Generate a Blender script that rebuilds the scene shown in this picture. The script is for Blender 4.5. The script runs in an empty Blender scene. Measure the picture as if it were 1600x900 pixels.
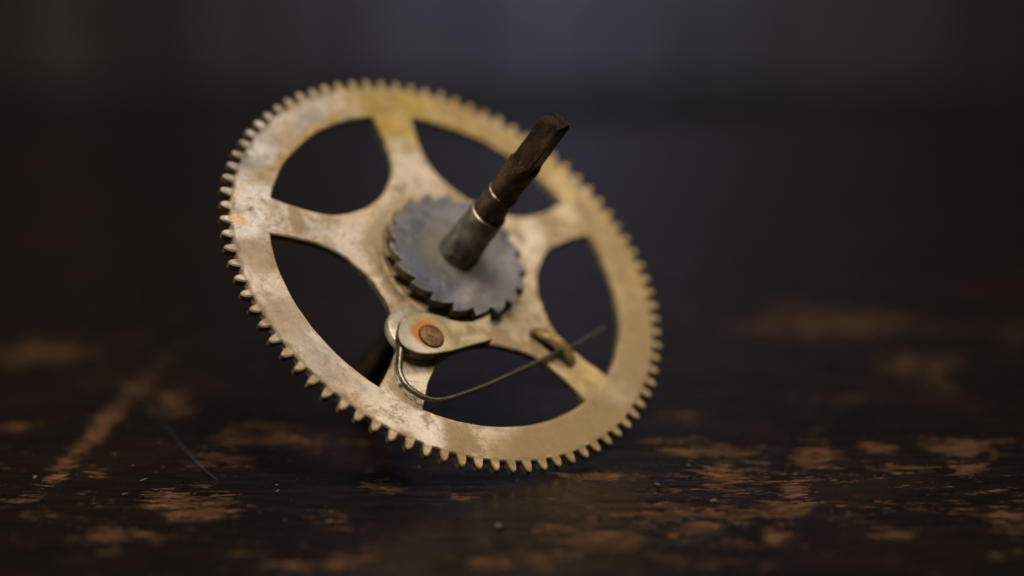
import bpy, bmesh, math, random
import numpy as np
from mathutils import Vector, Matrix, Euler
from mathutils.geometry import tessellate_polygon
random.seed(7); rng = np.random.default_rng(7)
scene = bpy.context.scene
COL = scene.collection
PI = math.pi

# ------------------------------------------------------------------ frame of the wheel, camera, light
S = 0.03                                     # wheel radius in metres
PITCH = math.radians(12.0)
F_PX = 3000.0                                # focal length in pixels of a 1600 px wide picture
RC = np.array([[0.8816623012, -0.1564113504, 0.4452045329],
               [-0.1564113504, 0.7932652845, 0.5884434364],
               [-0.4452045329, -0.5884434364, 0.6749275857]])   # wheel axes seen from the camera
CC = np.array([-0.2518201290, 0.1008259631, -7.9031568477]) * S
PHASE = 2.1414021845                         # angle of one tooth
TH = 0.037                                   # plate thickness (wheel radii)
cp, sp = math.cos(PITCH), math.sin(PITCH)
C2W = np.array([[1, 0, 0], [0, sp, -cp], [0, cp, sp]])          # camera axes -> world axes
RW = C2W @ RC
WC0 = C2W @ CC                               # wheel centre relative to the camera
# lowest tooth tip (front or back edge of the plate)
tipang = PHASE + np.arange(84) * 2 * PI / 84
tips = np.stack([np.cos(tipang), np.sin(tipang), np.full(84, -TH)], 1) * S
tw = tips @ RW.T
k_low = int(np.argmin(tw[:, 2]))
base_rel = WC0 + tw[k_low]                   # contact point relative to the camera
CAM = -base_rel                              # so that the contact point is the world origin
WCW = WC0 + CAM                              # wheel centre in the world

cam_d = bpy.data.cameras.new("camera"); cam = bpy.data.objects.new("camera", cam_d); COL.objects.link(cam)
cam.location = CAM; cam.rotation_euler = (PI / 2 - PITCH, 0, 0)
cam_d.sensor_width = 36; cam_d.lens = F_PX / 1600 * 36
cam_d.clip_start = 0.01; cam_d.clip_end = 50
cam_d.dof.use_dof = True; cam_d.dof.focus_distance = 7.36 * S
cam_d.dof.aperture_fstop = cam_d.lens / 10.2; cam_d.dof.aperture_blades = 0
scene.camera = cam

def cam_ray(u, v):
    d = C2W @ np.array([(u - 800) / F_PX, -(v - 450) / F_PX, -1.0])
    return d
def on_table(u, v, z=0.0):
    d = cam_ray(u, v); t = (z - CAM[2]) / d[2]
    return CAM + d * t
def at_y(u, v, y):
    d = cam_ray(u, v); return CAM + d * ((y - CAM[1]) / d[1])
BACK_Y = on_table(800, 192)[1]              # far edge of the table

world = bpy.data.worlds.new("World"); scene.world = world; world.use_nodes = True
world.node_tree.nodes["Background"].inputs[0].default_value = (0.030, 0.029, 0.033, 1)
world.node_tree.nodes["Background"].inputs[1].default_value = 0.07

def area(name, loc, target, size, power, color, size_y=None):
    d = bpy.data.lights.new(name, 'AREA'); d.energy = power; d.color = color
    d.shape = 'RECTANGLE'; d.size = size; d.size_y = size_y or size
    o = bpy.data.objects.new(name, d); COL.objects.link(o); o.location = loc
    o.rotation_euler = (Vector(target) - Vector(loc)).to_track_quat('-Z', 'Y').to_euler()
    return o
area("key_light", (0.07, -0.27, 0.66), (0, 0.02, 0.02), 0.26, 5.5, (1.0, 0.905, 0.785))
area("sheen_fill", (0.50, 0.22, 0.62), (0, 0.02, 0.03), 0.16, 0.40, (1.0, 0.93, 0.84))  # added softbox that gives the brass its sheen, no window there
area("side_light", (-0.55, -0.08, 0.20), (0, 0.02, 0.03), 0.22, 1.3, (1.0, 0.90, 0.80))
area("wall_fill", (CAM[0] + 0.05, BACK_Y + 0.64, 0.17), (CAM[0] + 0.05, BACK_Y + 0.85, 0.16), 0.10, 0.29, (0.86, 0.88, 1.0), 0.12)  # added lamp out of frame, brightens the wall and its reflection in the table
scene.view_settings.view_transform = 'Standard'; scene.view_settings.look = 'None'
scene.view_settings.exposure = 0.0; scene.view_settings.gamma = 1.0
scene.render.engine = 'CYCLES'
scene.cycles.use_denoising = True

# ------------------------------------------------------------------ materials
class NT:
    def __init__(s, name):
        s.m = bpy.data.materials.new(name); s.m.use_nodes = True
        s.t = s.m.node_tree; s.b = s.t.nodes["Principled BSDF"]
    def n(s, kind, **kw):
        x = s.t.nodes.new(kind)
        for k, v in kw.items(): setattr(x, k, v)
        return x
    def l(s, a, b): s.t.links.new(a, b)
    def put(s, sock, v):
        if hasattr(v, 'is_output') or isinstance(v, bpy.types.NodeSocket): s.l(v, sock)
        else: sock.default_value = v
    def math(s, op, a, b=None, clamp=False):
        x = s.n('ShaderNodeMath', operation=op); x.use_clamp = clamp
        s.put(x.inputs[0], a)
        if b is not None: s.put(x.inputs[1], b)
        return x.outputs[0]
    def vmath(s, op, a, b=None, out=0):
        x = s.n('ShaderNodeVectorMath', operation=op)
        s.put(x.inputs[0], a)
        if b is not None: s.put(x.inputs[1], b)
        return x.outputs[out]
    def noise(s, vec, scale, detail=4, rough=0.55, dist=0.0, out='Fac'):
        x = s.n('ShaderNodeTexNoise'); s.l(vec, x.inputs['Vector'])
        x.inputs['Scale'].default_value = scale; x.inputs['Detail'].default_value = detail
        x.inputs['Roughness'].default_value = rough; x.inputs['Distortion'].default_value = dist
        return x.outputs[out]
    def ramp(s, v, a, b, lo=0.0, hi=1.0, smooth=True):
        x = s.n('ShaderNodeMapRange'); x.interpolation_type = 'SMOOTHSTEP' if smooth else 'LINEAR'
        s.put(x.inputs[0], v)
        for i, q in enumerate((a, b, lo, hi)): x.inputs[i + 1].default_value = q
        return x.outputs[0]
    def mix(s, f, a, b):
        x = s.n('ShaderNodeMix', data_type='RGBA'); s.put(x.inputs[0], f)
        for i, q in ((6, a), (7, b)):
            if isinstance(q, tuple): x.inputs[i].default_value = (*q[:3], 1)
            else: s.l(q, x.inputs[i])
        return x.outputs[2]
    def objco(s):
        tc = s.n('ShaderNodeTexCoord')
        return s.vmath('SCALE', tc.outputs['Object']) if False else s._scaled(tc.outputs['Object'])
    def _scaled(s, v):
        x = s.n('ShaderNodeVectorMath', operation='SCALE'); s.l(v, x.inputs[0]); x.inputs['Scale'].default_value = 1 / S
        return x.outputs[0]
    def blob(s, co, x, y, rx, ry, rot=0.0, soft=0.5):
        mp = s.n('ShaderNodeMapping', vector_type='TEXTURE'); s.l(co, mp.inputs[0])
        mp.inputs['Location'].default_value = (x, y, 0); mp.inputs['Rotation'].default_value = (0, 0, rot)
        mp.inputs['Scale'].default_value = (rx, ry, 1000.0)
        ln = s.vmath('LENGTH', mp.outputs[0], out=1)
        return s.ramp(ln, 1.0 + soft * 0.5, 1.0 - soft, 0, 1)
    def blobs(s, co, lst):
        acc = None
        for q in lst:
            v = s.math('MULTIPLY', s.blob(co, *q[:-1]), q[-1])
            acc = v if acc is None else s.math('MAXIMUM', acc, v)
        return acc
    def wobble(s, co, scale, amt):
        nz = s.noise(co, scale, 4, 0.6, out='Color')
        d = s.vmath('SUBTRACT', nz, (0.5, 0.5, 0.5))
        x = s.n('ShaderNodeVectorMath', operation='SCALE'); s.l(d, x.inputs[0]); x.inputs['Scale'].default_value = amt
        return s.vmath('ADD', co, x.outputs[0])
    def bump(s, h, dist, strength=1.0, prev=None):
        x = s.n('ShaderNodeBump'); s.l(h, x.inputs['Height']); x.inputs['Distance'].default_value = dist
        x.inputs['Strength'].default_value = strength
        if prev is not None: s.l(prev, x.inputs['Normal'])
        return x.outputs[0]
    def out(s, color, rough, metal, normal=None, spec=0.5):
        for k, v in (('Base Color', color), ('Roughness', rough), ('Metallic', metal)):
            if isinstance(v, tuple): s.b.inputs[k].default_value = (*v[:3], 1)
            else: s.put(s.b.inputs[k], v)
        if spec is not None: s.b.inputs['Specular IOR Level'].default_value = spec
        if normal is not None: s.l(normal, s.b.inputs['Normal'])
        return s.m

def P(r, deg): return (r * math.cos(math.radians(deg)), r * math.sin(math.radians(deg)))

def brass_plate():
    s = NT("tarnished_brass"); co = s.objco()
    wob = s.wobble(co, 5.0, 0.10)
    wob2 = s.wobble(co, 14.0, 0.07)
    cloud = s.noise(wob, 2.6, 6, 0.62)
    fine = s.noise(co, 26.0, 5, 0.7)
    grit = s.noise(co, 85.0, 3, 0.6)
    smear = s.noise(s.vmath('MULTIPLY', s.wobble(co, 3.0, .35), (1, 1.8, 1)), 5.5, 5, .68)
    base = s.mix(s.ramp(s.math('ADD', s.math('MULTIPLY', cloud, .6), s.math('MULTIPLY', smear, .4)), 0.43, 0.55), (0.38, 0.252, 0.110), (0.76, 0.585, 0.40))
    # grey-pink skin on the left, golden metal at the top, brown brass lower right; right side darkened further to imitate light falloff
    grey = s.blobs(wob, [(*P(.90, 168), .16, .62, math.radians(168), .6, 0.9), (*P(.62, 176), .34, .12, math.radians(174), .6, .55),
                         (*P(.84, -146), .20, .30, math.radians(-146), .6, 0.65), (*P(.84, 128), .2, .3, math.radians(128), .7, .6)])
    base = s.mix(grey, base, s.mix(s.ramp(cloud, .38, .6), (0.47, 0.41, 0.37), (0.86, 0.775, 0.70)))
    gold = s.blobs(wob, [(*P(.84, 92), .17, .42, math.radians(92), .5, .85), (*P(.70, 101), .16, .14, math.radians(102), .3, .95),
                         (*P(.86, 52), .15, .34, math.radians(52), .5, .70), (*P(.55, 42), .18, .05, math.radians(40), .5, .9),
                         (*P(.93, 18), .08, .34, math.radians(18), .5, .65), (*P(.86, 5), .16, .4, math.radians(5), .7, .45), (*P(.71, -41), .14, .10, math.radians(-41), .4, .75),
                         (*P(.795, 138), .03, .46, math.radians(138), .5, .75), (*P(.74, -105), .09, .05, math.radians(-80), .5, .8),
                         (*P(.50, 70), .12, .05, math.radians(-35), .6, .6)])
    base = s.mix(gold, base, s.mix(s.ramp(cloud, .4, .6), (0.52, 0.335, 0.070), (0.70, 0.475, 0.150)))
    brown = s.blobs(wob, [(*P(.87, -62), .16, .46, math.radians(-62), .4, .95), (*P(.86, 16), .13, .26, math.radians(16), .7, .65), (*P(.86, 62), .12, .26, math.radians(62), .7, .4), (*P(.62, -41), .12, .08, math.radians(-41), .5, .5), (*P(.88, -18), .15, .40, math.radians(-18), .6, .85),
                          (*P(.88, -152), .13, .12, math.radians(-152), .5, .65), (*P(.88, -172), .13, .10, math.radians(-172), .4, .7),
                          (*P(.34, 166), .05, .16, math.radians(150), .6, .6), (*P(.36, -40), .10, .14, math.radians(-40), .6, .5),
                          (*P(.68, 173.5), .035, .09, math.radians(173), .3, .8), (*P(.87, -98), .07, .09, 0.3, .4, .8)])
    base = s.mix(brown, base, (0.315, 0.207, 0.088))
    pale = s.blobs(wob2, [(*P(.86, -117), .17, .10, math.radians(-40), .6, .8), (*P(.87, -106), .09, .12, 0.2, .6, .8), (*P(.68, -112), .10, .09, 0, .6, .75),
                          (*P(.50, 104), .17, .12, math.radians(104), .5, .7), (*P(.42, 30), .12, .16, math.radians(30), .7, .5),
                          (*P(.42, -160), .08, .16, math.radians(-150), .6, .5)])
    base = s.mix(pale, base, (0.88, 0.76, 0.60))
    st1 = s.math('MULTIPLY', s.math('MULTIPLY', s.ramp(s.noise(s.wobble(co, 8, .14), 6.5, 7, .70), .50, .57), .74), s.math('SUBTRACT', 1.0, brown))
    base = s.mix(st1, base, (0.30, 0.208, 0.10))
    st2 = s.math('MULTIPLY', s.math('MULTIPLY', s.ramp(s.noise(s.wobble(co, 10, .10), 8.0, 6, .66, 3.0), .56, .64), .45), s.math('SUBTRACT', 1.0, brown))
    base = s.mix(st2, base, (0.80, 0.665, 0.50))
    rootg = s.math('MULTIPLY', s.ramp(s.math('ABSOLUTE', s.math('SUBTRACT', s.vmath('LENGTH', s.vmath('MULTIPLY', wob2, (1, 1, 0)), out=1), .951)), .014, .004), .5)
    base = s.mix(rootg, base, (0.16, 0.115, 0.055))
    hubd = s.vmath('LENGTH', s.vmath('MULTIPLY', wob2, (1, 1, 0)), out=1)
    base = s.mix(s.math('MULTIPLY', s.ramp(hubd, .40, .33), .45), base, (0.30, 0.235, 0.13))
    peach = s.blob(s.wobble(co, 30, .02), *P(.925, 178.4), .040, .030, 0, .3)
    base = s.mix(s.math('MULTIPLY', peach, .9), base, (0.80, 0.52, 0.27))
    # grime in fine pores and smears, denser on the left spoke
    left = s.blobs(wob, [(*P(.78, 175), .26, .2, 0, .7, 1.0), (*P(.50, 168), .2, .2, 0, .7, .6)])
    g1 = s.ramp(s.noise(s.wobble(co, 9, .12), 17.0, 6, .72), .56, .70)
    g2 = s.ramp(s.noise(co, 42.0, 4, .75), .56, .68)
    grime = s.math('MULTIPLY', s.math('MAXIMUM', g1, g2), s.math('ADD', s.math('MULTIPLY', left, .6), .5), True)
    base = s.mix(grime, base, (0.13, 0.095, 0.05))
    tone = s.ramp(fine, .25, .75, .80, 1.16, False)
    x = s.n('ShaderNodeVectorMath', operation='SCALE'); s.l(base, x.inputs[0]); s.l(tone, x.inputs['Scale'])
    rough = s.math('ADD', s.ramp(s.math('ADD', s.math('MULTIPLY', fine, .5), s.math('MULTIPLY', cloud, .5)), .35, .65, .26, .50, False), s.math('MULTIPLY', grime, .2))
    # fine turning marks and pits
    sep = s.n('ShaderNodeSeparateXYZ'); s.l(co, sep.inputs[0])
    h = s.math('ADD', s.math('MULTIPLY', grit, .35), s.math('MULTIPLY', cloud, .5))
    h = s.math('ADD', h, s.math('MULTIPLY', fine, .35))
    nrm = s.bump(h, 0.00012, .7)
    # edges rubbed bright
    bv = s.n('ShaderNodeBevel'); bv.samples = 4; bv.inputs['Radius'].default_value = .011 * S
    ge = s.n('ShaderNodeNewGeometry')
    dt = s.vmath('DOT_PRODUCT', bv.outputs[0], ge.outputs['Normal'], out=1)
    ed = s.math('MULTIPLY', s.ramp(dt, .985, .90), s.ramp(smear, .36, .56), True)
    colr = s.mix(s.math('MULTIPLY', ed, .85), x.outputs[0], (0.70, 0.49, 0.20))
    # hairline scratches
    sx = s.n('ShaderNodeMapping'); s.l(s.wobble(co, 2, .12), sx.inputs[0]); sx.inputs['Rotation'].default_value = (0, 0, .7); sx.inputs['Scale'].default_value = (2.0, 46, 1)
    sy = s.n('ShaderNodeMapping'); s.l(s.wobble(co, 2, .12), sy.inputs[0]); sy.inputs['Rotation'].default_value = (0, 0, -.5); sy.inputs['Scale'].default_value = (2.4, 60, 1)
    hair = s.math('MAXIMUM', s.ramp(s.noise(sx.outputs[0], 1.6, 2, .5), .66, .72), s.ramp(s.noise(sy.outputs[0], 1.6, 2, .5), .67, .73))
    colr = s.mix(s.math('MULTIPLY', hair, .5), colr, (0.30, 0.215, 0.11))
    nrm = s.bump(hair, .00008, -.6, nrm)
    rough = s.math('SUBTRACT', rough, s.math('MULTIPLY', ed, .14))
    rough = s.math('ADD', rough, s.math('MULTIPLY', st1, .30)); mt = s.math('SUBTRACT', s.ramp(smear, .35, .65, .66, .86), s.math('ADD', s.math('MULTIPLY', brown, .3), s.math('ADD', s.math('MULTIPLY', st1, .55), s.math('MULTIPLY', grime, .4))), True)
    return s.out(colr, rough, mt, nrm)

def brass_small(name, gold=(0.50, 0.345, 0.13), dark=(0.26, 0.185, 0.07), metal=.7, rough=(.28, .5), sc=18.0):
    s = NT(name); co = s.objco()
    a = s.noise(s.wobble(co, 12, .05), sc, 6, .65)
    b = s.noise(co, 90, 4, .6)
    c = s.mix(s.ramp(a, .38, .62), dark, gold)
    nrm = s.bump(s.math('ADD', a, s.math('MULTIPLY', b, .5)), .00015, .7)
    return s.out(c, s.ramp(b, .3, .7, rough[0], rough[1], False), metal, nrm)

def click_brass():
    s = NT("click_brass"); co = s.objco()
    wob = s.wobble(co, 16, .045)
    a = s.noise(wob, 11.0, 6, .65); b = s.noise(co, 70, 4, .65)
    base = s.mix(s.ramp(a, .40, .64), (0.33, 0.245, 0.105), (0.54, 0.43, 0.26))
    sx, sy = -.19, -.457
    pale = s.blob(wob, sx - .025, sy - .002, .098, .082, math.radians(25), .40)
    base = s.mix(s.math('MULTIPLY', pale, .75), base, (0.78, 0.69, 0.55))
    greyb = s.blob(wob, sx - .12, sy - .01, .05, .09, math.radians(-15), .7)
    base = s.mix(s.math('MULTIPLY', greyb, .75), base, (0.50, 0.45, 0.38))
    rust = s.blob(s.wobble(co, 18, .05), sx - .012, sy + .014, .080, .078, 0, .34)
    base = s.mix(s.math('MULTIPLY', rust, .95), base, (0.42, 0.150, 0.004))
    spots = s.math('MULTIPLY', s.ramp(b, .62, .70), .75)
    base = s.mix(spots, base, (0.12, 0.085, 0.04))
    nrm = s.bump(s.math('ADD', a, s.math('MULTIPLY', b, .6)), .00016, .7)
    return s.out(base, s.ramp(b, .3, .7, .36, .55, False), s.math('SUBTRACT', .5, s.math('MULTIPLY', s.math('MAXIMUM', rust, s.math('MULTIPLY', pale, .4)), .48), True), nrm)

def rusty_screw():
    s = NT("rusty_screw"); co = s.objco()
    a = s.noise(s.wobble(co, 30, .03), 30, 6, .7); b = s.noise(co, 110, 3, .6)
    c = s.mix(s.ramp(a, .36, .66), (0.095, 0.040, 0.013), (0.31, 0.165, 0.065))
    d = s.vmath('DISTANCE', s.vmath('MULTIPLY', co, (1, 1, 0)), (-.19, -.457, 0), out=1)
    c = s.mix(s.ramp(d, .044, .053), c, (0.10, 0.034, 0.010))
    nrm = s.bump(s.math('ADD', a, b), .00022, .8)
    return s.out(c, .5, .45, nrm)

def steel_ratchet():
    s = NT("grey_steel"); co = s.objco()
    wob = s.wobble(co, 7, .09)
    a = s.noise(wob, 6.0, 6, .62); b = s.noise(co, 48, 5, .68)
    sep = s.n('ShaderNodeSeparateXYZ'); s.l(co, sep.inputs[0])
    r = s.vmath('LENGTH', s.vmath('MULTIPLY', co, (1, 1, 0)), out=1)
    base = s.mix(s.ramp(a, .36, .66), (0.085, 0.085, 0.097), (0.285, 0.267, 0.272))
    blue = s.blobs(wob, [(-.17, -.13, .16, .07, math.radians(-45), .7, .6), (-.05, -.24, .12, .05, 0, .7, .4)])
    base = s.mix(blue, base, (0.155, 0.165, 0.235))
    pink_sheen = s.blobs(wob, [(.08, -.20, .20, .07, math.radians(20), .6, .7), (.21, -.05, .07, .16, 0, .7, .5)])
    base = s.mix(pink_sheen, base, (0.36, 0.315, 0.305))  # reflected pinkish sheen on the lower right, painted into the steel colour
    # brown stain round the arbor
    st = s.ramp(s.math('ADD', r, s.math('MULTIPLY', s.math('SUBTRACT', a, .5), .22)), .20, .10)
    base = s.mix(s.math('MULTIPLY', st, .75), base, (0.235, 0.195, 0.145))
    sc = s.math('MULTIPLY', s.ramp(b, .60, .72), .6)
    base = s.mix(sc, base, (0.10, 0.10, 0.115))
    lt = s.math('MULTIPLY', s.ramp(s.noise(wob, 32, 4, .7), .62, .72), .6)
    base = s.mix(lt, base, (0.46, 0.44, 0.445))
    rings = s.noise(s.vmath('MULTIPLY', r, (1, 1, 1)), 70, 2, .5)
    h = s.math('ADD', s.math('MULTIPLY', rings, .25), s.math('ADD', a, s.math('MULTIPLY', b, .5)))
    nrm = s.bump(h, .00022, .8)
    bv = s.n('ShaderNodeBevel'); bv.samples = 4; bv.inputs['Radius'].default_value = .008 * S
    ge = s.n('ShaderNodeNewGeometry'); dt = s.vmath('DOT_PRODUCT', bv.outputs[0], ge.outputs['Normal'], out=1)
    ed = s.math('MULTIPLY', s.ramp(dt, .985, .90), s.ramp(b, .40, .56), True)
    base = s.mix(s.math('MULTIPLY', s.ramp(s.noise(s.wobble(co, 9, .1), 11, 6, .72), .50, .60), .55), base, (0.135, 0.112, 0.085))
    base = s.mix(s.math('MULTIPLY', ed, .8), base, (0.58, 0.55, 0.54))
    return s.out(base, s.ramp(b, .3, .7, .30, .52, False), .6, nrm)

def dark_steel(name, ca=(0.010, 0.006, 0.003), cb=(0.070, 0.031, 0.011), cc=(0.30, 0.17, 0.075), metal=.6, rough=.38):
    s = NT(name); co = s.objco()
    st = s.vmath('MULTIPLY', co, (1.0, 1.0, .5))
    a = s.noise(s.wobble(st, 14, .05), 16, 6, .7); b = s.noise(co, 60, 5, .7)
    c = s.mix(s.ramp(a, .40, .66), ca, cb)
    c = s.mix(s.math('MULTIPLY', s.ramp(b, .60, .72), .7), c, cc)
    nrm = s.bump(s.math('ADD', a, s.math('MULTIPLY', b, .8)), .00022, .75)
    return s.out(c, s.ramp(b, .3, .7, rough - .18, rough + .04, False), metal, nrm)

def plain(name, c, rough, metal, sc=60):
    s = NT(name); co = s.objco()
    b = s.noise(co, sc, 5, .65)
    dk = tuple(q * .6 for q in c)
    nrm = s.bump(b, .0001, .6)
    return s.out(s.mix(s.ramp(b, .35, .65), dk, c), s.ramp(b, .3, .7, rough - .08, rough + .08, False), metal, nrm)

def table_wood():
    s = NT("dark_varnished_wood"); co = s.objco()
    at = s.n('ShaderNodeAttribute', attribute_name='wear')
    wear = at.outputs['Fac']
    gr = s.vmath('MULTIPLY', s.wobble(co, 1.6, .10), (1.0, 7.0, 1.0))
    g1 = s.noise(gr, 4.0, 6, .68); g2 = s.noise(gr, 6.0, 6, .72); g3 = s.noise(s.vmath('MULTIPLY', co, (1, 3.2, 1)), 34.0, 4, .7)
    blot = s.noise(s.vmath('MULTIPLY', co, (1, 1.6, 1)), 3.2, 6, .7)
    brk = s.math('ADD', s.math('MULTIPLY', s.math('SUBTRACT', g2, .5), 2.0), s.math('MULTIPLY', s.math('SUBTRACT', g3, .5), 1.3))
    brk = s.math('ADD', brk, s.math('MULTIPLY', s.math('SUBTRACT', blot, .5), 2.0))
    fb = s.noise(s.vmath('MULTIPLY', s.wobble(co, 4, .03), (1, 9, 1)), 9.0, 4, .7)
    blot2 = s.noise(s.vmath('MULTIPLY', co, (1, 2.0, 1)), 8.5, 5, .7)
    brk = s.math('ADD', brk, s.math('MULTIPLY', s.math('SUBTRACT', fb, .5), 1.5))
    brk = s.math('ADD', brk, s.math('MULTIPLY', s.math('SUBTRACT', blot2, .5), 2.2))
    m = s.ramp(s.math('ADD', wear, brk), .68, .80)
    varn = s.mix(s.ramp(g1, .35, .68), (0.0030, 0.0022, 0.0019), (0.0105, 0.0062, 0.0050))
    red = s.ramp(s.noise(co, 1.3, 4, .6), .45, .7)
    varn = s.mix(s.math('MULTIPLY', red, .6), varn, (0.018, 0.0080, 0.0058))
    wood = s.mix(s.ramp(fb, .36, .62), (0.012, 0.005, 0.002), (0.185, 0.086, 0.036))
    wood = s.mix(s.math('MULTIPLY', s.ramp(blot, .45, .7), .5), wood, (0.105, 0.052, 0.024))
    lt = s.math('MULTIPLY', s.ramp(s.noise(s.vmath('MULTIPLY', co, (1, 3, 1)), 20, 3, .6), .64, .74), .65)
    wood = s.mix(lt, wood, (0.36, 0.215, 0.115))
    wv = s.n('ShaderNodeVectorMath', operation='SCALE'); s.l(wood, wv.inputs[0]); s.l(s.ramp(s.noise(s.vmath('MULTIPLY', co, (1, 2.4, 1)), 6.0, 4, .65), .34, .66, .35, 1.5, False), wv.inputs['Scale'])
    c = s.mix(m, varn, wv.outputs[0])
    # scuffs in the varnish
    sc = s.math('MULTIPLY', s.ramp(s.noise(s.vmath('MULTIPLY', s.wobble(co, 5, .1), (1, 1.7, 1)), 11.0, 5, .75), .66, .76), .5)
    c = s.mix(s.math('MULTIPLY', sc, s.math('SUBTRACT', 1.0, m)), c, (0.034, 0.029, 0.028))
    r0 = s.ramp(s.noise(co, 9, 5, .7), .3, .7, .15, .36, False)
    rough = s.math('ADD', r0, s.math('MULTIPLY', m, .35))
    h = s.math('SUBTRACT', s.math('MULTIPLY', g2, .07), s.math('MULTIPLY', m, .8))
    h = s.math('ADD', h, s.math('MULTIPLY', s.math('MULTIPLY', fb, m), 1.6))
    nrm = s.bump(h, .0006, .9)
    n2 = s.bump(s.noise(s.vmath('MULTIPLY', co, (1, 1.5, 1)), 6.0, 5, .6), .00022, .3, nrm)
    s.l(s.math('SUBTRACT', .32, s.math('MULTIPLY', m, .22)), s.b.inputs['Specular IOR Level'])
    return s.out(c, rough, 0.0, n2, None)

MB_ = brass_plate(); MCL = click_brass(); MSCR = rusty_screw(); MRAT = steel_ratchet()
MARB = dark_steel("browned_steel"); MCOL = dark_steel("dull_grey_steel", (0.075, 0.065, 0.048), (0.25, 0.215, 0.155), (0.42, 0.36, 0.26), .5, .42)
MRING = plain("bright_worn_steel", (0.46, 0.36, 0.24), .34, .9)
MSTRAP = brass_small("polished_brass", (0.58, 0.40, 0.16), (0.25, 0.175, 0.06))
MSPR = plain("grey_spring_steel", (0.20, 0.175, 0.12), .34, .8)
MBOSS = brass_small("dull_nickelled_brass", (0.50, 0.435, 0.33), (0.33, 0.275, 0.19), .5, (.38, .55), 14)
MPIN = plain("black_pin_steel", (0.02, 0.016, 0.012), .5, .4)
MTAB = table_wood()
MWALL = brass_small("dark_brass_edge", (0.20, 0.145, 0.06), (0.06, 0.045, 0.022), .5, (.38, .55), 30)  # darker brass for the side walls of the plates
MFLANK = dark_steel("dark_tooth_flanks", (0.055, 0.048, 0.024), (0.15, 0.128, 0.062), (0.27, 0.235, 0.14), .5, .42)  # darker metal for the flanks of the ratchet teeth

# ------------------------------------------------------------------ object helpers
def obj(name, mesh, mat, parent=None):
    o = bpy.data.objects.new(name, mesh); COL.objects.link(o)
    if mat is not None and not mesh.materials: mesh.materials.append(mat)
    if parent is not None: o.parent = parent
    return o
def mesh_from(name, verts, faces, smooth_deg=35):
    me = bpy.data.meshes.new(name); me.from_pydata([tuple(v) for v in verts], [], faces)
    me.validate(); me.update()
    bm = bmesh.new(); bm.from_mesh(me); bmesh.ops.recalc_face_normals(bm, faces=bm.faces); bm.to_mesh(me); bm.free()
    me.polygons.foreach_set('use_smooth', [True] * len(me.polygons))
    if smooth_deg is not None: me.set_sharp_from_angle(angle=math.radians(smooth_deg))
    return me

class Contour:
    """closed outline in wheel radii; material lies to the left when walking along it"""
    def __init__(s, pts, bev):
        s.p = [np.array(q, float) for q in pts]; n = len(s.p); s.q = []
        for i in range(n):
            a, b, c = s.p[i - 1], s.p[i], s.p[(i + 1) % n]
            d1 = (b - a) / np.linalg.norm(b - a); d2 = (c - b) / np.linalg.norm(c - b)
            n1 = np.array([-d1[1], d1[0]]); n2 = np.array([-d2[1], d2[0]])
            m = n1 + n2; L = np.linalg.norm(m); m = m / L if L > 1e-6 else n1
            k = min(1 / max(m @ n1, .45), 1.8)
            s.q.append(b + m * bev * k)
class Plate:
    """gathers the walls and faces of one part of a plate between heights h0 (top) and h1 (bottom)"""
    def __init__(s, h0, h1, bev): s.v = []; s.f = []; s.h0, s.h1, s.b = h0, h1, bev
    def add(s, p, z): s.v.append((p[0] * S, p[1] * S, z * S)); return len(s.v) - 1
    def edge(s, c, i, j):
        lv = ((c.q, s.h0), (c.p, s.h0 - s.b), (c.p, s.h1 + s.b), (c.q, s.h1))
        ii = [s.add(l[i], z) for l, z in lv]; jj = [s.add(l[j], z) for l, z in lv]
        for k in range(3): s.f.append((ii[k], jj[k], jj[k + 1], ii[k + 1]))
    def fill(s, loops):
        flat = [p for lp in loops for p in lp]
        tris = tessellate_polygon([[Vector((p[0], p[1], 0)) for p in lp] for lp in loops])
        for z in (s.h0, s.h1):
            ix = [s.add(p, z) for p in flat]
            for t in tris: s.f.append(tuple(ix[k] for k in t))
    def build(s, name, mat, parent, wall_mat=None):
        me = bpy.data.meshes.new(name); me.from_pydata(s.v, [], s.f)
        bm = bmesh.new(); bm.from_mesh(me); bmesh.ops.remove_doubles(bm, verts=bm.verts, dist=1e-7)
        bmesh.ops.recalc_face_normals(bm, faces=bm.faces)
        zc = (s.h0 + s.h1) / 2 * S                       # faces must look away from the plate
        for f in bm.faces:
            if abs(f.normal.z) > .9 and (f.normal.z > 0) != (f.calc_center_median().z > zc): f.normal_flip()
        bm.to_mesh(me); bm.free()
        me.polygons.foreach_set('use_smooth', [True] * len(me.polygons)); me.set_sharp_from_angle(angle=math.radians(28))
        if wall_mat is not None:
            me.materials.append(mat); me.materials.append(wall_mat)
            for f in me.polygons:
                if abs(f.normal.z) < .3: f.material_index = 1
        return obj(name, me, mat, parent)
def lathe(name, prof, seg, mat, parent, jitter=0.0, closed=True):
    v, f = [], []
    for (r, h) in prof:
        for k in range(seg):
            a = 2 * PI * k / seg; rr = r * (1 + (random.uniform(-jitter, jitter) if jitter else 0))
            v.append((rr * math.cos(a) * S, rr * math.sin(a) * S, h * S))
    for i in range(len(prof) - 1):
        for k in range(seg):
            f.append((i * seg + k, i * seg + (k + 1) % seg, (i + 1) * seg + (k + 1) % seg, (i + 1) * seg + k))
    if closed:
        f.append(tuple(range(seg))[::-1]); f.append(tuple(range((len(prof) - 1) * seg, len(prof) * seg)))
    return obj(name, mesh_from(name, v, f), mat, parent)
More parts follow.
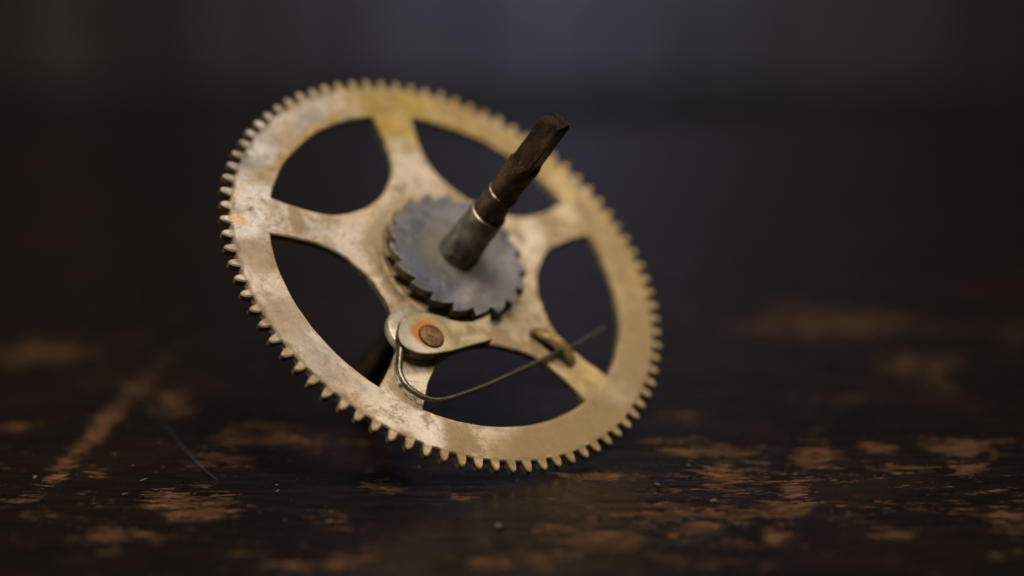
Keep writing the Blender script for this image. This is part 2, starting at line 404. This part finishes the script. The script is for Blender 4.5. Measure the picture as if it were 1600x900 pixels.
def tube(name, pts, rad, seg, mat, parent, scale=S):
    P3 = [np.array(p, float) for p in pts]; n = len(P3); v, f = [], []
    up = np.array([0, 0, 1.0])
    for i in range(n):
        t = P3[min(i + 1, n - 1)] - P3[max(i - 1, 0)]; t /= np.linalg.norm(t)
        a = np.cross(t, up); a /= np.linalg.norm(a); b = np.cross(a, t)
        r = rad[i] if hasattr(rad, '__len__') else rad
        for k in range(seg):
            w = 2 * PI * k / seg
            q = (P3[i] + (a * math.cos(w) + b * math.sin(w)) * r) * scale; v.append(tuple(q))
    for i in range(n - 1):
        for k in range(seg):
            f.append((i * seg + k, i * seg + (k + 1) % seg, (i + 1) * seg + (k + 1) % seg, (i + 1) * seg + k))
    f.append(tuple(range(seg))[::-1]); f.append(tuple(range((n - 1) * seg, n * seg)))
    return obj(name, mesh_from(name, v, f, 50), mat, parent)
def spline(pts, per=8):
    P3 = [np.array(p, float) for p in pts]; out = []
    for i in range(len(P3) - 1):
        p0 = P3[max(i - 1, 0)]; p1 = P3[i]; p2 = P3[i + 1]; p3 = P3[min(i + 2, len(P3) - 1)]
        for k in range(per):
            t = k / per
            out.append(.5 * ((2 * p1) + (p2 - p0) * t + (2 * p0 - 5 * p1 + 4 * p2 - p3) * t * t + (3 * p1 - p0 - 3 * p2 + p3) * t ** 3))
    out.append(P3[-1]); return out

# ------------------------------------------------------------------ table and the wall behind it
def build_table():
    y0 = CAM[1] + 0.02
    def axis(lo, f0, f1, hi, fine, coarse):
        a = list(np.arange(lo, f0, coarse)) + list(np.arange(f0, f1, fine)); x = f1
        st = fine
        while x < hi: a.append(x); st = min(st * 1.12, coarse); x += st
        a.append(hi); return np.array(a)
    xs = axis(-.55, -.085, .095, .55, .0005, .012)
    ys = axis(y0, -.075, .13, BACK_Y, .0005, .006)
    X, Y = np.meshgrid(xs, ys)
    # places where the varnish has worn through: picture position, half sizes, amount
    W = [(70, 548, 85, 20, .75), (25, 663, 34, 9, .8), (270, 632, 30, 17, .8), (430, 682, 95, 11, .85), (425, 664, 40, 14, .7), (360, 711, 44, 20, .72),
         (150, 735, 22, 9, .8), (295, 787, 62, 20, .95), (215, 790, 50, 10, .55), (135, 784, 20, 6, .7), (195, 833, 95, 12, .72), (180, 850, 30, 9, .6),
         (592, 757, 30, 11, .9), (508, 812, 22, 18, .5), (520, 876, 78, 13, .75), (780, 870, 45, 13, .75), (1010, 770, 120, 14, .42), (700, 845, 90, 14, .4), (1240, 738, 110, 30, .4), (1060, 870, 140, 16, .5), (400, 860, 90, 12, .42), (90, 806, 70, 12, .4), (1500, 760, 90, 12, .42), (1330, 800, 70, 12, .45), (728, 771, 22, 6, .8), (30, 778, 42, 6, .7), (12, 728, 20, 6, .5),
         (1300, 504, 120, 20, .80), (1200, 490, 30, 12, .6), (1430, 570, 62, 20, .72), (1575, 520, 60, 20, .5), (1060, 646, 40, 12, .55), (1300, 620, 80, 10, .45),
         (1075, 700, 70, 12, .85), (1170, 702, 60, 9, .75), (1080, 684, 40, 6, .65), (1145, 735, 48, 34, .85), (1185, 748, 30, 10, .6), (1270, 710, 36, 14, .9), (1375, 694, 30, 9, .85), (1398, 728, 42, 7, .85),
         (1500, 696, 58, 14, .85), (1510, 732, 32, 8, .85), (1246, 765, 26, 17, .85), (938, 742, 46, 6, .9), (1222, 793, 34, 14, .95), (1262, 783, 26, 7, .85), (1215, 830, 24, 26, .7),
         (1085, 800, 110, 24, .72), (1078, 826, 60, 20, .8), (940, 812, 60, 20, .6), (930, 836, 95, 24, .72), (1150, 852, 60, 12, .65), (860, 868, 90, 14, .7), (1010, 862, 50, 12, .5),
         (1440, 788, 120, 9, .55), (1400, 832, 50, 10, .55), (1575, 800, 34, 26, .65), (1330, 750, 40, 8, .5), (1590, 860, 40, 14, .5), (950, 690, 20, 6, .4), (1480, 606, 16, 8, .5),
         (660, 770, 40, 6, .45), (840, 775, 50, 7, .45), (560, 690, 20, 8, .4), (1290, 860, 60, 10, .4)]
    wear = np.full_like(X, .12)
    D = np.stack([X - CAM[0], Y - CAM[1], np.full_like(X, -CAM[2])], -1) @ C2W     # to camera axes (design-time layout of the wear)
    with np.errstate(divide='ignore', invalid='ignore'):
        U = 800 + F_PX * D[..., 0] / -D[..., 2]; V = 450 - F_PX * D[..., 1] / -D[..., 2]
    ok = D[..., 2] < -0.05
    for (u, v, a, b, w) in W:
        q = np.sqrt(((U - u) / a) ** 2 + ((V - v) / b) ** 2)
        wear = np.maximum(wear, np.where(ok, w * np.clip(1.16 - q * .52, 0, 1), 0))
    # the long slanting scrape at the left
    pl = [(285, 535), (258, 562), (225, 598), (200, 622), (150, 672), (118, 706), (88, 742), (60, 772), (15, 778)]
    wid = [8, 11, 14, 15, 17, 12, 13, 11, 6]; amt = [.35, .5, .7, .8, .95, .8, .9, .75, .6]
    for i in range(len(pl) - 1):
        (ax, ay), (bx, by) = pl[i], pl[i + 1]
        t = np.clip(((U - ax) * (bx - ax) + (V - ay) * (by - ay)) / ((bx - ax) ** 2 + (by - ay) ** 2), 0, 1)
        d = np.hypot(U - ax - t * (bx - ax), V - ay - t * (by - ay)) / (wid[i] + (wid[i + 1] - wid[i]) * t)
        wear = np.maximum(wear, np.where(ok, (amt[i] + (amt[i + 1] - amt[i]) * t) * np.clip(1.22 - d * .62, 0, 1), 0))
    # relief: old varnish stands a little above the bare wood, soft waviness along the grain
    def vnoise(x, y, seed):
        xi = np.floor(x).astype(int); yi = np.floor(y).astype(int); fx = x - xi; fy = y - yi
        fx = fx * fx * (3 - 2 * fx); fy = fy * fy * (3 - 2 * fy)
        def h(a, b):
            q = np.sin(a * 127.1 + b * 311.7 + seed * 74.7) * 43758.5453; return q - np.floor(q)
        return (h(xi, yi) * (1 - fx) + h(xi + 1, yi) * fx) * (1 - fy) + (h(xi, yi + 1) * (1 - fx) + h(xi + 1, yi + 1) * fx) * fy
    fib = vnoise(X / .012, Y / .0012, 1) * .6 + vnoise(X / .005, Y / .0008, 2) * .4
    wav = vnoise(X / .05, Y / .012, 3)
    near = np.clip(np.hypot(X, Y) / .012, 0, 1)
    Z = -0.00022 * np.clip(wear * 1.3 - .25 + (fib - .5) * .5, 0, 1) - .00018 * (1 - wav) * near - .00006 * fib - .00002
    nx, ny = len(xs), len(ys)
    co = np.stack([X, Y, Z], -1).reshape(-1, 3)
    idx = np.arange(nx * ny).reshape(ny, nx)
    F = np.stack([idx[:-1, :-1], idx[:-1, 1:], idx[1:, 1:], idx[1:, :-1]], -1).reshape(-1, 4)
    # skirt and underside
    ring = np.concatenate([idx[0, :], idx[1:, -1], idx[-1, -2::-1], idx[-2:0:-1, 0]])
    low = co[ring].copy(); low[:, 2] = -.032
    base = len(co); co = np.concatenate([co, low]); m = len(ring); kk = np.arange(m)
    F2 = np.stack([ring[kk], base + kk, base + (kk + 1) % m, ring[(kk + 1) % m]], -1)
    F = np.concatenate([F, F2])
    me = bpy.data.meshes.new("table_top"); me.vertices.add(len(co)); me.vertices.foreach_set('co', co.ravel())
    me.loops.add(F.size); me.loops.foreach_set('vertex_index', F.ravel().astype(np.int32))
    me.polygons.add(len(F)); me.polygons.foreach_set('loop_start', (np.arange(len(F)) * 4).astype(np.int32))
    me.polygons.foreach_set('use_smooth', np.ones(len(F), bool))
    at = me.attributes.new('wear', 'FLOAT', 'POINT')
    at.data.foreach_set('value', np.concatenate([wear.ravel(), np.zeros(m)]).astype(np.float32))
    me.update(); me.validate()
    o = obj("table_top", me, MTAB); o['kind'] = 'structure'
    o['label'] = "dark varnished wooden tabletop with worn brown patches and scratches"
    return o
table = build_table()

# wall of upright painted boards well behind the table
def wall():
    WY = BACK_Y + 0.85
    def px(u, v): return at_y(u, v, WY)
    zsplit = px(800, 140)[2]
    root = bpy.data.objects.new("back_wall", None); COL.objects.link(root); root.location = (0, WY, -.75)
    root['kind'] = 'structure'; root['label'] = "dark boarded wall far behind the table, out of focus"
    cols = [(-900, 40, (0.064, 0.048, 0.041)), (40, 165, (0.099, 0.077, 0.068)), (165, 300, (0.043, 0.037, 0.031)), (300, 420, (0.066, 0.062, 0.060)), (420, 560, (0.092, 0.088, 0.108)),
            (560, 740, (0.110, 0.108, 0.155)), (740, 950, (0.118, 0.118, 0.180)), (950, 1060, (0.098, 0.100, 0.145)), (1060, 1190, (0.082, 0.081, 0.100)), (1190, 1480, (0.071, 0.068, 0.077)), (1480, 2500, (0.043, 0.042, 0.042))]
    for i, (u0, u1, c) in enumerate(cols):
        a, b = px(u0, 100)[0], px(u1, 100)[0]
        bm = bmesh.new(); bmesh.ops.create_cube(bm, size=1)
        w = b - a - .003
        for v in bm.verts: v.co = Vector((v.co.x * w + (a + b) / 2, v.co.y * .02 + (.002 if i % 2 else 0), (zsplit + 1.1) / 2 + .75 + v.co.z * (1.1 - zsplit)))
        bmesh.ops.bevel(bm, geom=list(bm.edges), offset=.004, segments=2, affect='EDGES')
        me = bpy.data.meshes.new("board"); bm.to_mesh(me); bm.free()
        obj("board", me, plain("wall_paint_%d" % i, tuple(q * (1.35 if i < 4 else 1.0) * (w_ if i < 4 else 1) for q, w_ in zip(c, (1.02, .98, .95))), .7, 0, .8), root)
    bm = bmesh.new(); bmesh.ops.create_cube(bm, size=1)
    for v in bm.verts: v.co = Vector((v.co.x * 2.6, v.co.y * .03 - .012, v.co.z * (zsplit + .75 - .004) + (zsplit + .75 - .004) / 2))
    me = bpy.data.meshes.new("lower_wall"); bm.to_mesh(me); bm.free()
    obj("lower_wall", me, plain("lower_wall_dark", (0.030, 0.030, 0.029), .7, 0, .8), root)  # stretch of wall below the boards, in a darker tone
    # floor below, so that the wall stands on something
    bm = bmesh.new(); bmesh.ops.create_grid(bm, x_segments=2, y_segments=2, size=3)
    me = bpy.data.meshes.new("floor"); bm.to_mesh(me); bm.free()
    f = obj("floor", me, plain("floor_boards", (0.03, 0.025, 0.022), .6, 0, .6)); f.location = (0, 0, -.7545)
    f['kind'] = 'structure'; f['label'] = "dark floor below the table"
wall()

# ------------------------------------------------------------------ the clock wheel
RW4 = Matrix([list(RW[i]) + [0] for i in range(3)] + [[0, 0, 0, 1]])
root = bpy.data.objects.new("clock_wheel", None); COL.objects.link(root)
root.matrix_world = RW4
root['label'] = "tarnished brass clock wheel with grey ratchet and brown steel arbor, tilted on the dark tabletop"
root['category'] = "gear"
OFF = Vector((RW.T @ WCW).tolist())          # wheel centre in the root's own axes
def part(o): o.location = OFF; return o

NT_ = 84; p_ = 2 * PI / NT_; BEV = .0055
# outer outline, counter-clockwise (material on the left)
outer = []; tooth_ix = []; gap_ix = []
for k in range(NT_):
    a0 = PHASE + k * p_; st = len(outer)
    tr = 1.0 + random.uniform(-.005, .002); sh = random.uniform(-.02, .02)
    for (da, r) in ((-.295, .9530), (-.270, .961), (-.241, .973), (-.192, .986), (-.108, .9962), (0, 1.0), (.108, .9962), (.192, .986), (.241, .973), (.270, .961), (.295, .9530)):
        rr = r if r < .954 else r * (1 + (tr - 1) * (r - .953) / .047)
        aa = a0 + (da + (sh if r > .954 else 0)) * p_; outer.append((rr * math.cos(aa), rr * math.sin(aa)))
    tooth_ix.append((st, st + 10))
    aa = a0 + .5 * p_; outer.append((.9510 * math.cos(aa), .9510 * math.sin(aa)))
CO = Contour(outer, BEV)
# the five windows, clockwise (material outside)
mids = [138, 66, -6, -78, -150]              # spoke axes at 102, 30, -42, -114, 174
side = [(29.1, .72), (28.9, .66), (28.0, .60), (26.8, .55), (24.6, .51), (20.6, .470)]
inner = [(16.0, .443), (11.5, .421), (6.5, .408), (0, .403)]
holes = []
for md in mids:
    half = [(29.0, .793)] + side + inner
    pts = []; tag = []
    # start at the -29 corner, go down its side, along the hub arc, up the other side, back along the rim
    lst = [(-a, r) for a, r in half] + [(a, r) for a, r in reversed(half[:-1])]
    n_half = len(half)
    for a, r in lst: pts.append(P(r * (1 + random.uniform(-.003, .003)), md + a + random.uniform(-.2, .2)))
    arc = [(29.0 - 58.0 * t / 16, .793) for t in range(1, 16)]
    for a, r in arc: pts.append(P(r + random.uniform(-.0015, .0015), md + a))
    # orientation: angle increases along the inner side => counter-clockwise seen from inside the hub; make material lie left
    holes.append((Contour(pts, BEV), n_half))
NS = len(side) + 1                           # index of the hub cut = len(side)
def hub_cut_lo(c): return len(side)          # on the -29 side
# check orientation: signed area must be negative (clockwise) for material on the left
def area2(pts): return sum(pts[i - 1][0] * pts[i][1] - pts[i][0] * pts[i - 1][1] for i in range(len(pts))) / 2
if area2([tuple(q) for q in holes[0][0].p]) > 0:
    fixed = []
    for c, nh in holes:
        fixed.append((Contour([tuple(q) for q in c.p[:1]] + [tuple(q) for q in c.p[:0:-1]], BEV), nh))
    holes = fixed; REV = True
else: REV = False
nH = len(holes[0][0].p); nSides = 2 * holes[0][1] - 1   # points on sides+hub arc
def ix(i): return (nH - i) % nH if REV else i            # original index -> index in (possibly reversed) contour
nd = len(side); i_hub0 = nd; i_hub1 = nSides - 1 - nd; i_end = nSides - 1

def plate(): return Plate(0.0, -TH, BEV)
rim = plate()
for (a, b) in tooth_ix:
    m = b + 1; c = (b + 2) % len(outer)
    rim.edge(CO, b, m); rim.edge(CO, m, c)
outer_loop = []
for (a, b) in tooth_ix: outer_loop += [CO.q[a], CO.q[b], CO.q[b + 1]]
inner_loop = []
order = list(range(5))                       # mids listed clockwise
for h in order:
    c, nh = holes[h]
    ring = [ix(i) for i in range(i_end, nH)] + [ix(0)]      # from +29 corner along the rim to the -29 corner
    for k in range(len(ring) - 1): rim.edge(c, ring[k], ring[k + 1])
    inner_loop += [c.q[k] for k in ring]
rim.fill([outer_loop, inner_loop])
rim_o = part(rim.build("rim", MB_, root))
for (a, b) in tooth_ix:
    t = plate()
    for k in range(a, b): t.edge(CO, k, k + 1)
    t.fill([[CO.q[k] for k in range(a, b + 1)]])
    t.build("tooth", MB_, rim_o, MWALL)
hub = plate(); hub_loop = []
for h in order:
    c, nh = holes[h]
    arc = [ix(i) for i in range(i_hub0, i_hub1 + 1)]
    for k in range(len(arc) - 1): hub.edge(c, arc[k], arc[k + 1])
    hub_loop += [c.q[k] for k in arc[::-1]]                 # clockwise overall
hub.fill([hub_loop])
part(hub.build("hub", MB_, root, MWALL))
# slot under the lifted strap on the lower right spoke
SA = -40.8
def sl(r, w): # point at radius r along the spoke, offset w to the left
    c, s_ = math.cos(math.radians(SA)), math.sin(math.radians(SA)); return (r * c - w * s_, r * s_ + w * c)
slot = Contour([sl(.430, -.024), sl(.430, .020), sl(.446, .026), sl(.640, .026), sl(.656, .020), sl(.656, -.024), sl(.640, -.030), sl(.446, -.030)], .004)
if area2([tuple(q) for q in slot.p]) > 0: slot = Contour([tuple(q) for q in slot.p[::-1]], .004)
for j in range(5):
    cA, _ = holes[j]; cB, _ = holes[(j + 1) % 5]            # cB lies clockwise of cA: spoke between cA's -29 side and cB's +29 side
    sA = [ix(i) for i in range(0, i_hub0 + 1)]; sB = [ix(i) for i in range(i_hub1, i_end + 1)]
    s = plate()
    for k in range(len(sA) - 1): s.edge(cA, sA[k], sA[k + 1])
    for k in range(len(sB) - 1): s.edge(cB, sB[k], sB[k + 1])
    loops = [[cA.q[k] for k in sA] + [cB.q[k] for k in sB]]
    if j == 2:
        n = len(slot.p)
        for k in range(n): s.edge(slot, k, (k + 1) % n)
        A_ = [cA.q[k] for k in sA]; B_ = [cB.q[k] for k in sB]; q_ = slot.q
        hm = (A_[-1] + B_[0]) / 2; rm = (A_[0] + B_[-1]) / 2
        s.fill([A_ + [hm] + [q_[k] for k in (1, 2, 3, 4)] + [rm]])
        s.fill([B_ + [rm] + [q_[k] for k in (4, 5, 6, 7, 0, 1)] + [hm]])
    else: s.fill(loops)
    sp_o = part(s.build("spoke", MB_, root, MWALL))
    if j == 2: sp_o['label'] = "lower right spoke with a lifted brass strap over a slot"
    if j == 3: sp_o['label'] = "lower left spoke carrying the click and its screw"

# lifted strap
def strap():
    v, f = [], []; n = 22; w0 = .021; th = .016
    for i in range(n + 1):
        t = i / n; r = .428 + .232 * t
        z = -.016 + .062 * math.sin(PI * t) ** .62
        w = w0 + .002 * math.sin(9 * t)
        for (dw, dz) in ((-w, 0), (-w, th * .7), (-w * .7, th), (w * .7, th), (w, th * .7), (w, 0)):
            q = sl(r, dw - .002); v.append((q[0] * S, q[1] * S, (z + dz) * S))
    for i in range(n):
        for k in range(6): f.append((i * 6 + k, i * 6 + (k + 1) % 6, (i + 1) * 6 + (k + 1) % 6, (i + 1) * 6 + k))
    f.append(tuple(range(6))); f.append(tuple(range(n * 6, n * 6 + 6)))
    return part(obj("strap", mesh_from("strap", v, f, 30), MSTRAP, root))
strap()

# ratchet wheel: 19 saw teeth
NR = 19; rt = .313; rr_ = .274; H0, H1 = .074, .032
pr = 2 * PI / NR; ph = math.radians(-103.3)
rp = []; rix = []
for k in range(NR):
    a = ph + k * pr; st = len(rp); j = random.uniform(-.004, .003)
    rp += [(rr_ * math.cos(a), rr_ * math.sin(a)), ((rt + j) * math.cos(a + .012), (rt + j) * math.sin(a + .012)),
           ((rt - .003 + j) * math.cos(a + .07), (rt - .003 + j) * math.sin(a + .07)), ((rt - .016) * math.cos(a + .19), (rt - .016) * math.sin(a + .19))]
    rix.append(st)
RCN = Contour(rp, .0035); nR = len(rp)
body = Plate(H0, H1, .0035); body.fill([[RCN.q[i] for i in rix]])
ratchet = part(body.build("ratchet_wheel", MRAT, root)); ratchet['label'] = "small blue grey steel ratchet wheel with saw teeth"
for i in rix:
    t = Plate(H0, H1, .0035)
    for k in range(4): t.edge(RCN, i + k, (i + k + 1) % nR)
    t.fill([[RCN.q[(i + k) % nR] for k in range(5)]])
    t.build("tooth", MRAT, ratchet, MFLANK)
lathe("seat", [(.255, -.002), (.255, .033), (.02, .034)], 64, MWALL, ratchet)
# seat ring under the ratchet, a shallow ridge on the wheel
lathe("seat_ring", [(.324, -.002), (.321, .0012), (.312, .003), (.302, .0012), (.298, -.002)], 96, MB_, part(bpy.data.objects[hub.__class__.__name__]) if False else bpy.data.objects["hub"], closed=False)

# arbor
upn = RW[2, 2]
L_back = (WCW[2] / S - .062 * math.sqrt(1 - upn ** 2)) / upn
prof = [(.050, -L_back), (.062, -L_back + .012), (.062, -.30), (.085, -.285), (.085, -TH - .16), (.105, -TH - .15), (.105, -TH + .002)]
def arbor_mesh(name, h0, h1, rfun, nh, seg=72, amp=.0012):
    v, f = [], []
    for i in range(nh + 1):
        h = h0 + (h1 - h0) * i / nh
        for k in range(seg):
            a = 2 * PI * k / seg; r = rfun(h, a)
            r += amp * (math.sin(a * 3 + h * 31) + math.sin(a * 5 - h * 57 + 1) + random.uniform(-1, 1) * .5)
            v.append((r * math.cos(a) * S, r * math.sin(a) * S, h * S))
    for i in range(nh):
        for k in range(seg): f.append((i * seg + k, i * seg + (k + 1) % seg, (i + 1) * seg + (k + 1) % seg, (i + 1) * seg + k))
    f.append(tuple(range(seg))[::-1]); f.append(tuple(range(nh * seg, (nh + 1) * seg)))
    return mesh_from(name, v, f, 40)
arbor = part(lathe("arbor", prof, 48, MARB, root)); arbor.rotation_euler = (0, .020, 0); arbor['label'] = "long brown steel arbor with a squared winding end"
SQ = math.radians(-97)
def r_shaft(h, a):
    return .0665 - .004 * (h - .345) / .13 if h < .475 else .0615
def r_square(h, a):
    r = .0640 + (.0012 if h < .660 else 0)
    t = min(max((h - .648) / .030, 0), 1); d = .066 - (.066 - .0485) * t ** .7
    d -= .004 * max(0, (h - .70) / .2)
    best = r
    for k in range(4):
        c = math.cos(a - (SQ + PI / 4 + k * PI / 2))
        if c > .2: best = min(best, d / c)
    if h > .893: best *= 1 - .16 * ((h - .893) / .022) ** 2
    return best
obj("shaft", arbor_mesh("shaft", .335, .600, r_shaft, 30), MARB, arbor)
obj("square_end", arbor_mesh("square_end",   .598, .915, r_square, 60, 112, .0003), MARB, arbor)
obj("collar", arbor_mesh("collar", .070, .342, lambda h, a: .0755 + .0075 * (1 - (h - .07) / .272) + (.006 * math.exp(-(h - .085) / .012) if h > .085 else .006), 30, 72, .0008), MCOL, arbor)
def ring(h, r, w):
    lathe("ring", [(r - .004, h - w), (r, h - w * .6), (r + .0012, h), (r, h + w * .6), (r - .004, h + w)], 72, MRING, arbor, .004, False)
ring(.345, .0742, .0036); ring(.477, .0632, .0024)
# small pin hole plug at the foot of the collar
pa = math.radians(-137); pv = Vector((math.cos(pa), math.sin(pa), 0))
def pin():
    bm = bmesh.new(); bmesh.ops.create_cone(bm, segments=16, radius1=.0105 * S, radius2=.009 * S, depth=.02 * S, cap_ends=True)
    M = pv.to_track_quat('Z', 'Y').to_matrix().to_4x4(); M.translation = pv * .0815 * S + Vector((0, 0, .105 * S))
    bmesh.ops.transform(bm, matrix=M, verts=bm.verts); me = bpy.data.meshes.new("pin"); bm.to_mesh(me); bm.free()
    obj("pin", me, MPIN, arbor)
pin()

# boss, click, screw
def disc(name, cx, cy, r, z0, z1, mat, parent, rnd, seg=48):
    v, f = [], []; prof = [(r - .001, z0), (r, z0 + .004), (r, z1 - rnd), (r - rnd * .3, z1 - rnd * .3), (r - rnd, z1), (r * .5, z1 + rnd * .15), (.001, z1 + rnd * .2)]
    for (q, h) in prof:
        for k in range(seg):
            a = 2 * PI * k / seg; v.append(((cx + q * math.cos(a)) * S, (cy + q * math.sin(a)) * S, h * S))
    for i in range(len(prof) - 1):
        for k in range(seg): f.append((i * seg + k, i * seg + (k + 1) % seg, (i + 1) * seg + (k + 1) % seg, (i + 1) * seg + k))
    f.append(tuple(range(seg))[::-1]); f.append(tuple(range((len(prof) - 1) * seg, len(prof) * seg)))
    return obj(name, mesh_from(name, v, f, 40), mat, parent)
part(disc("boss", -.234, -.406, .117, -.004, .034, MBOSS, root, .014))
ck = spline([(-.318, -.420), (-.330, -.470), (-.322, -.512), (-.285, -.540), (-.225, -.545), (-.136, -.520), (-.080, -.497), (-.003, -.461)], 5)
ck += [np.array(q) for q in ((.045, -.440), (.089, -.419), (.097, -.386), (.094, -.335), (.098, -.292), (.060, -.318), (.010, -.347), (-.045, -.357))]
ck += spline([(-.085, -.356), (-.125, -.346), (-.190, -.341), (-.255, -.355), (-.300, -.385), (-.318, -.420)], 5)[:-1]
if area2([tuple(q) for q in ck]) < 0: ck = ck[::-1]
CK = Contour([tuple(q) for q in ck], .0035)
pl_ = Plate(.072, .032, .0035); n = len(ck)
for k in range(n): pl_.edge(CK, k, (k + 1) % n)
pl_.fill([list(CK.q)])
click = part(pl_.build("click", MCL, root, MWALL)); click['label'] = "brass click lever with pale worn boss and orange rust round its screw"
disc("screw", -.190, -.457, .0545, .060, .082, MSCR, click, .008)

# wire spring
sp_pts = [(-.311, -.500, .040), (-.318, -.535, .036), (-.326, -.580, .032), (-.330, -.620, .030), (-.318, -.663, .029), (-.294, -.693, .028), (-.253, -.717, .028), (-.214, -.729, .029), (-.176, -.727, .030),
          (-.106, -.701, .031), (.046, -.622, .032), (.239, -.506, .030), (.414, -.394, .026), (.495, -.350, .026), (.585, -.286, .028), (.675, -.223, .030)]
sps = spline(sp_pts, 6); rads = [.0150 - .0075 * (i / (len(sps) - 1)) for i in range(len(sps))]
spring = part(tube("spring", sps, rads, 10, MSPR, root)); spring['label'] = "thin bent grey wire spring passing under the strap"

# ------------------------------------------------------------------ dust and a pale hair on the tabletop
def specks():
    bm = bmesh.new()
    big = [(55, 745, .00035), (845 - 400 + 0, 812, .0002), (1115, 783, .0007), (1512, 731, .0003), (780, 822, .00075), (517, 815, .0006), (1480, 605, .0005), (208, 728, .0004), (224, 750, .0004),
           (196, 772, .0004), (255, 730, .0003), (1028, 757, .0004), (1076, 727, .0003), (432, 758, .0003), (434, 767, .00035), (632, 733, .0003), (655, 730, .00025), (1228, 694, .0003), (1360, 545, .0004), (180, 710, .0003), (250, 692, .00035)]
    pts = [(*on_table(u, v)[:2], s * .75) for u, v, s in big]
    for _ in range(900):
        u = random.uniform(-100, 1700); v = random.uniform(500, 900); p = on_table(u, v); pts.append((p[0], p[1], random.uniform(.00003, .00010)))
    for (x, y, s) in pts:
        if math.hypot(x, y) < .003: continue
        M = Matrix.Translation((x, y, s * .15)) @ Euler((random.uniform(-.4, .4), random.uniform(-.4, .4), random.uniform(0, 6))).to_matrix().to_4x4() @ Matrix.Diagonal((s * random.uniform(.8, 1.6), s * random.uniform(.5, .9), s * .35, 1))
        r = bmesh.ops.create_icosphere(bm, subdivisions=1, radius=1)
        for v in r['verts']: v.co *= random.uniform(.75, 1.2)
        bmesh.ops.transform(bm, matrix=M, verts=r['verts'])
    me = bpy.data.meshes.new("dust_specks"); bm.to_mesh(me); bm.free()
    o = obj("dust_specks", me, plain("pale_dust", (0.10, 0.083, 0.066), .6, 0, 8)); o['kind'] = 'stuff'
    o['label'] = "pale dust and tiny chips scattered over the tabletop"; o['category'] = "dust"
specks()
hp = [on_table(u, v) for u, v in ((250, 657), (268, 676), (284, 697), (302, 716), (320, 735), (340, 751))]
hair = tube("fibre", spline([(p[0], p[1], .00008) for p in hp], 4), [.00002 + .00003 * math.sin(i / 20 * PI) for i in range(21)], 6, plain("grey_fibre", (0.07, 0.073, 0.08), .5, 0), None, 1.0)
hair['label'] = "thin pale grey fibre lying on the tabletop left of the clock wheel"; hair['category'] = "fibre"
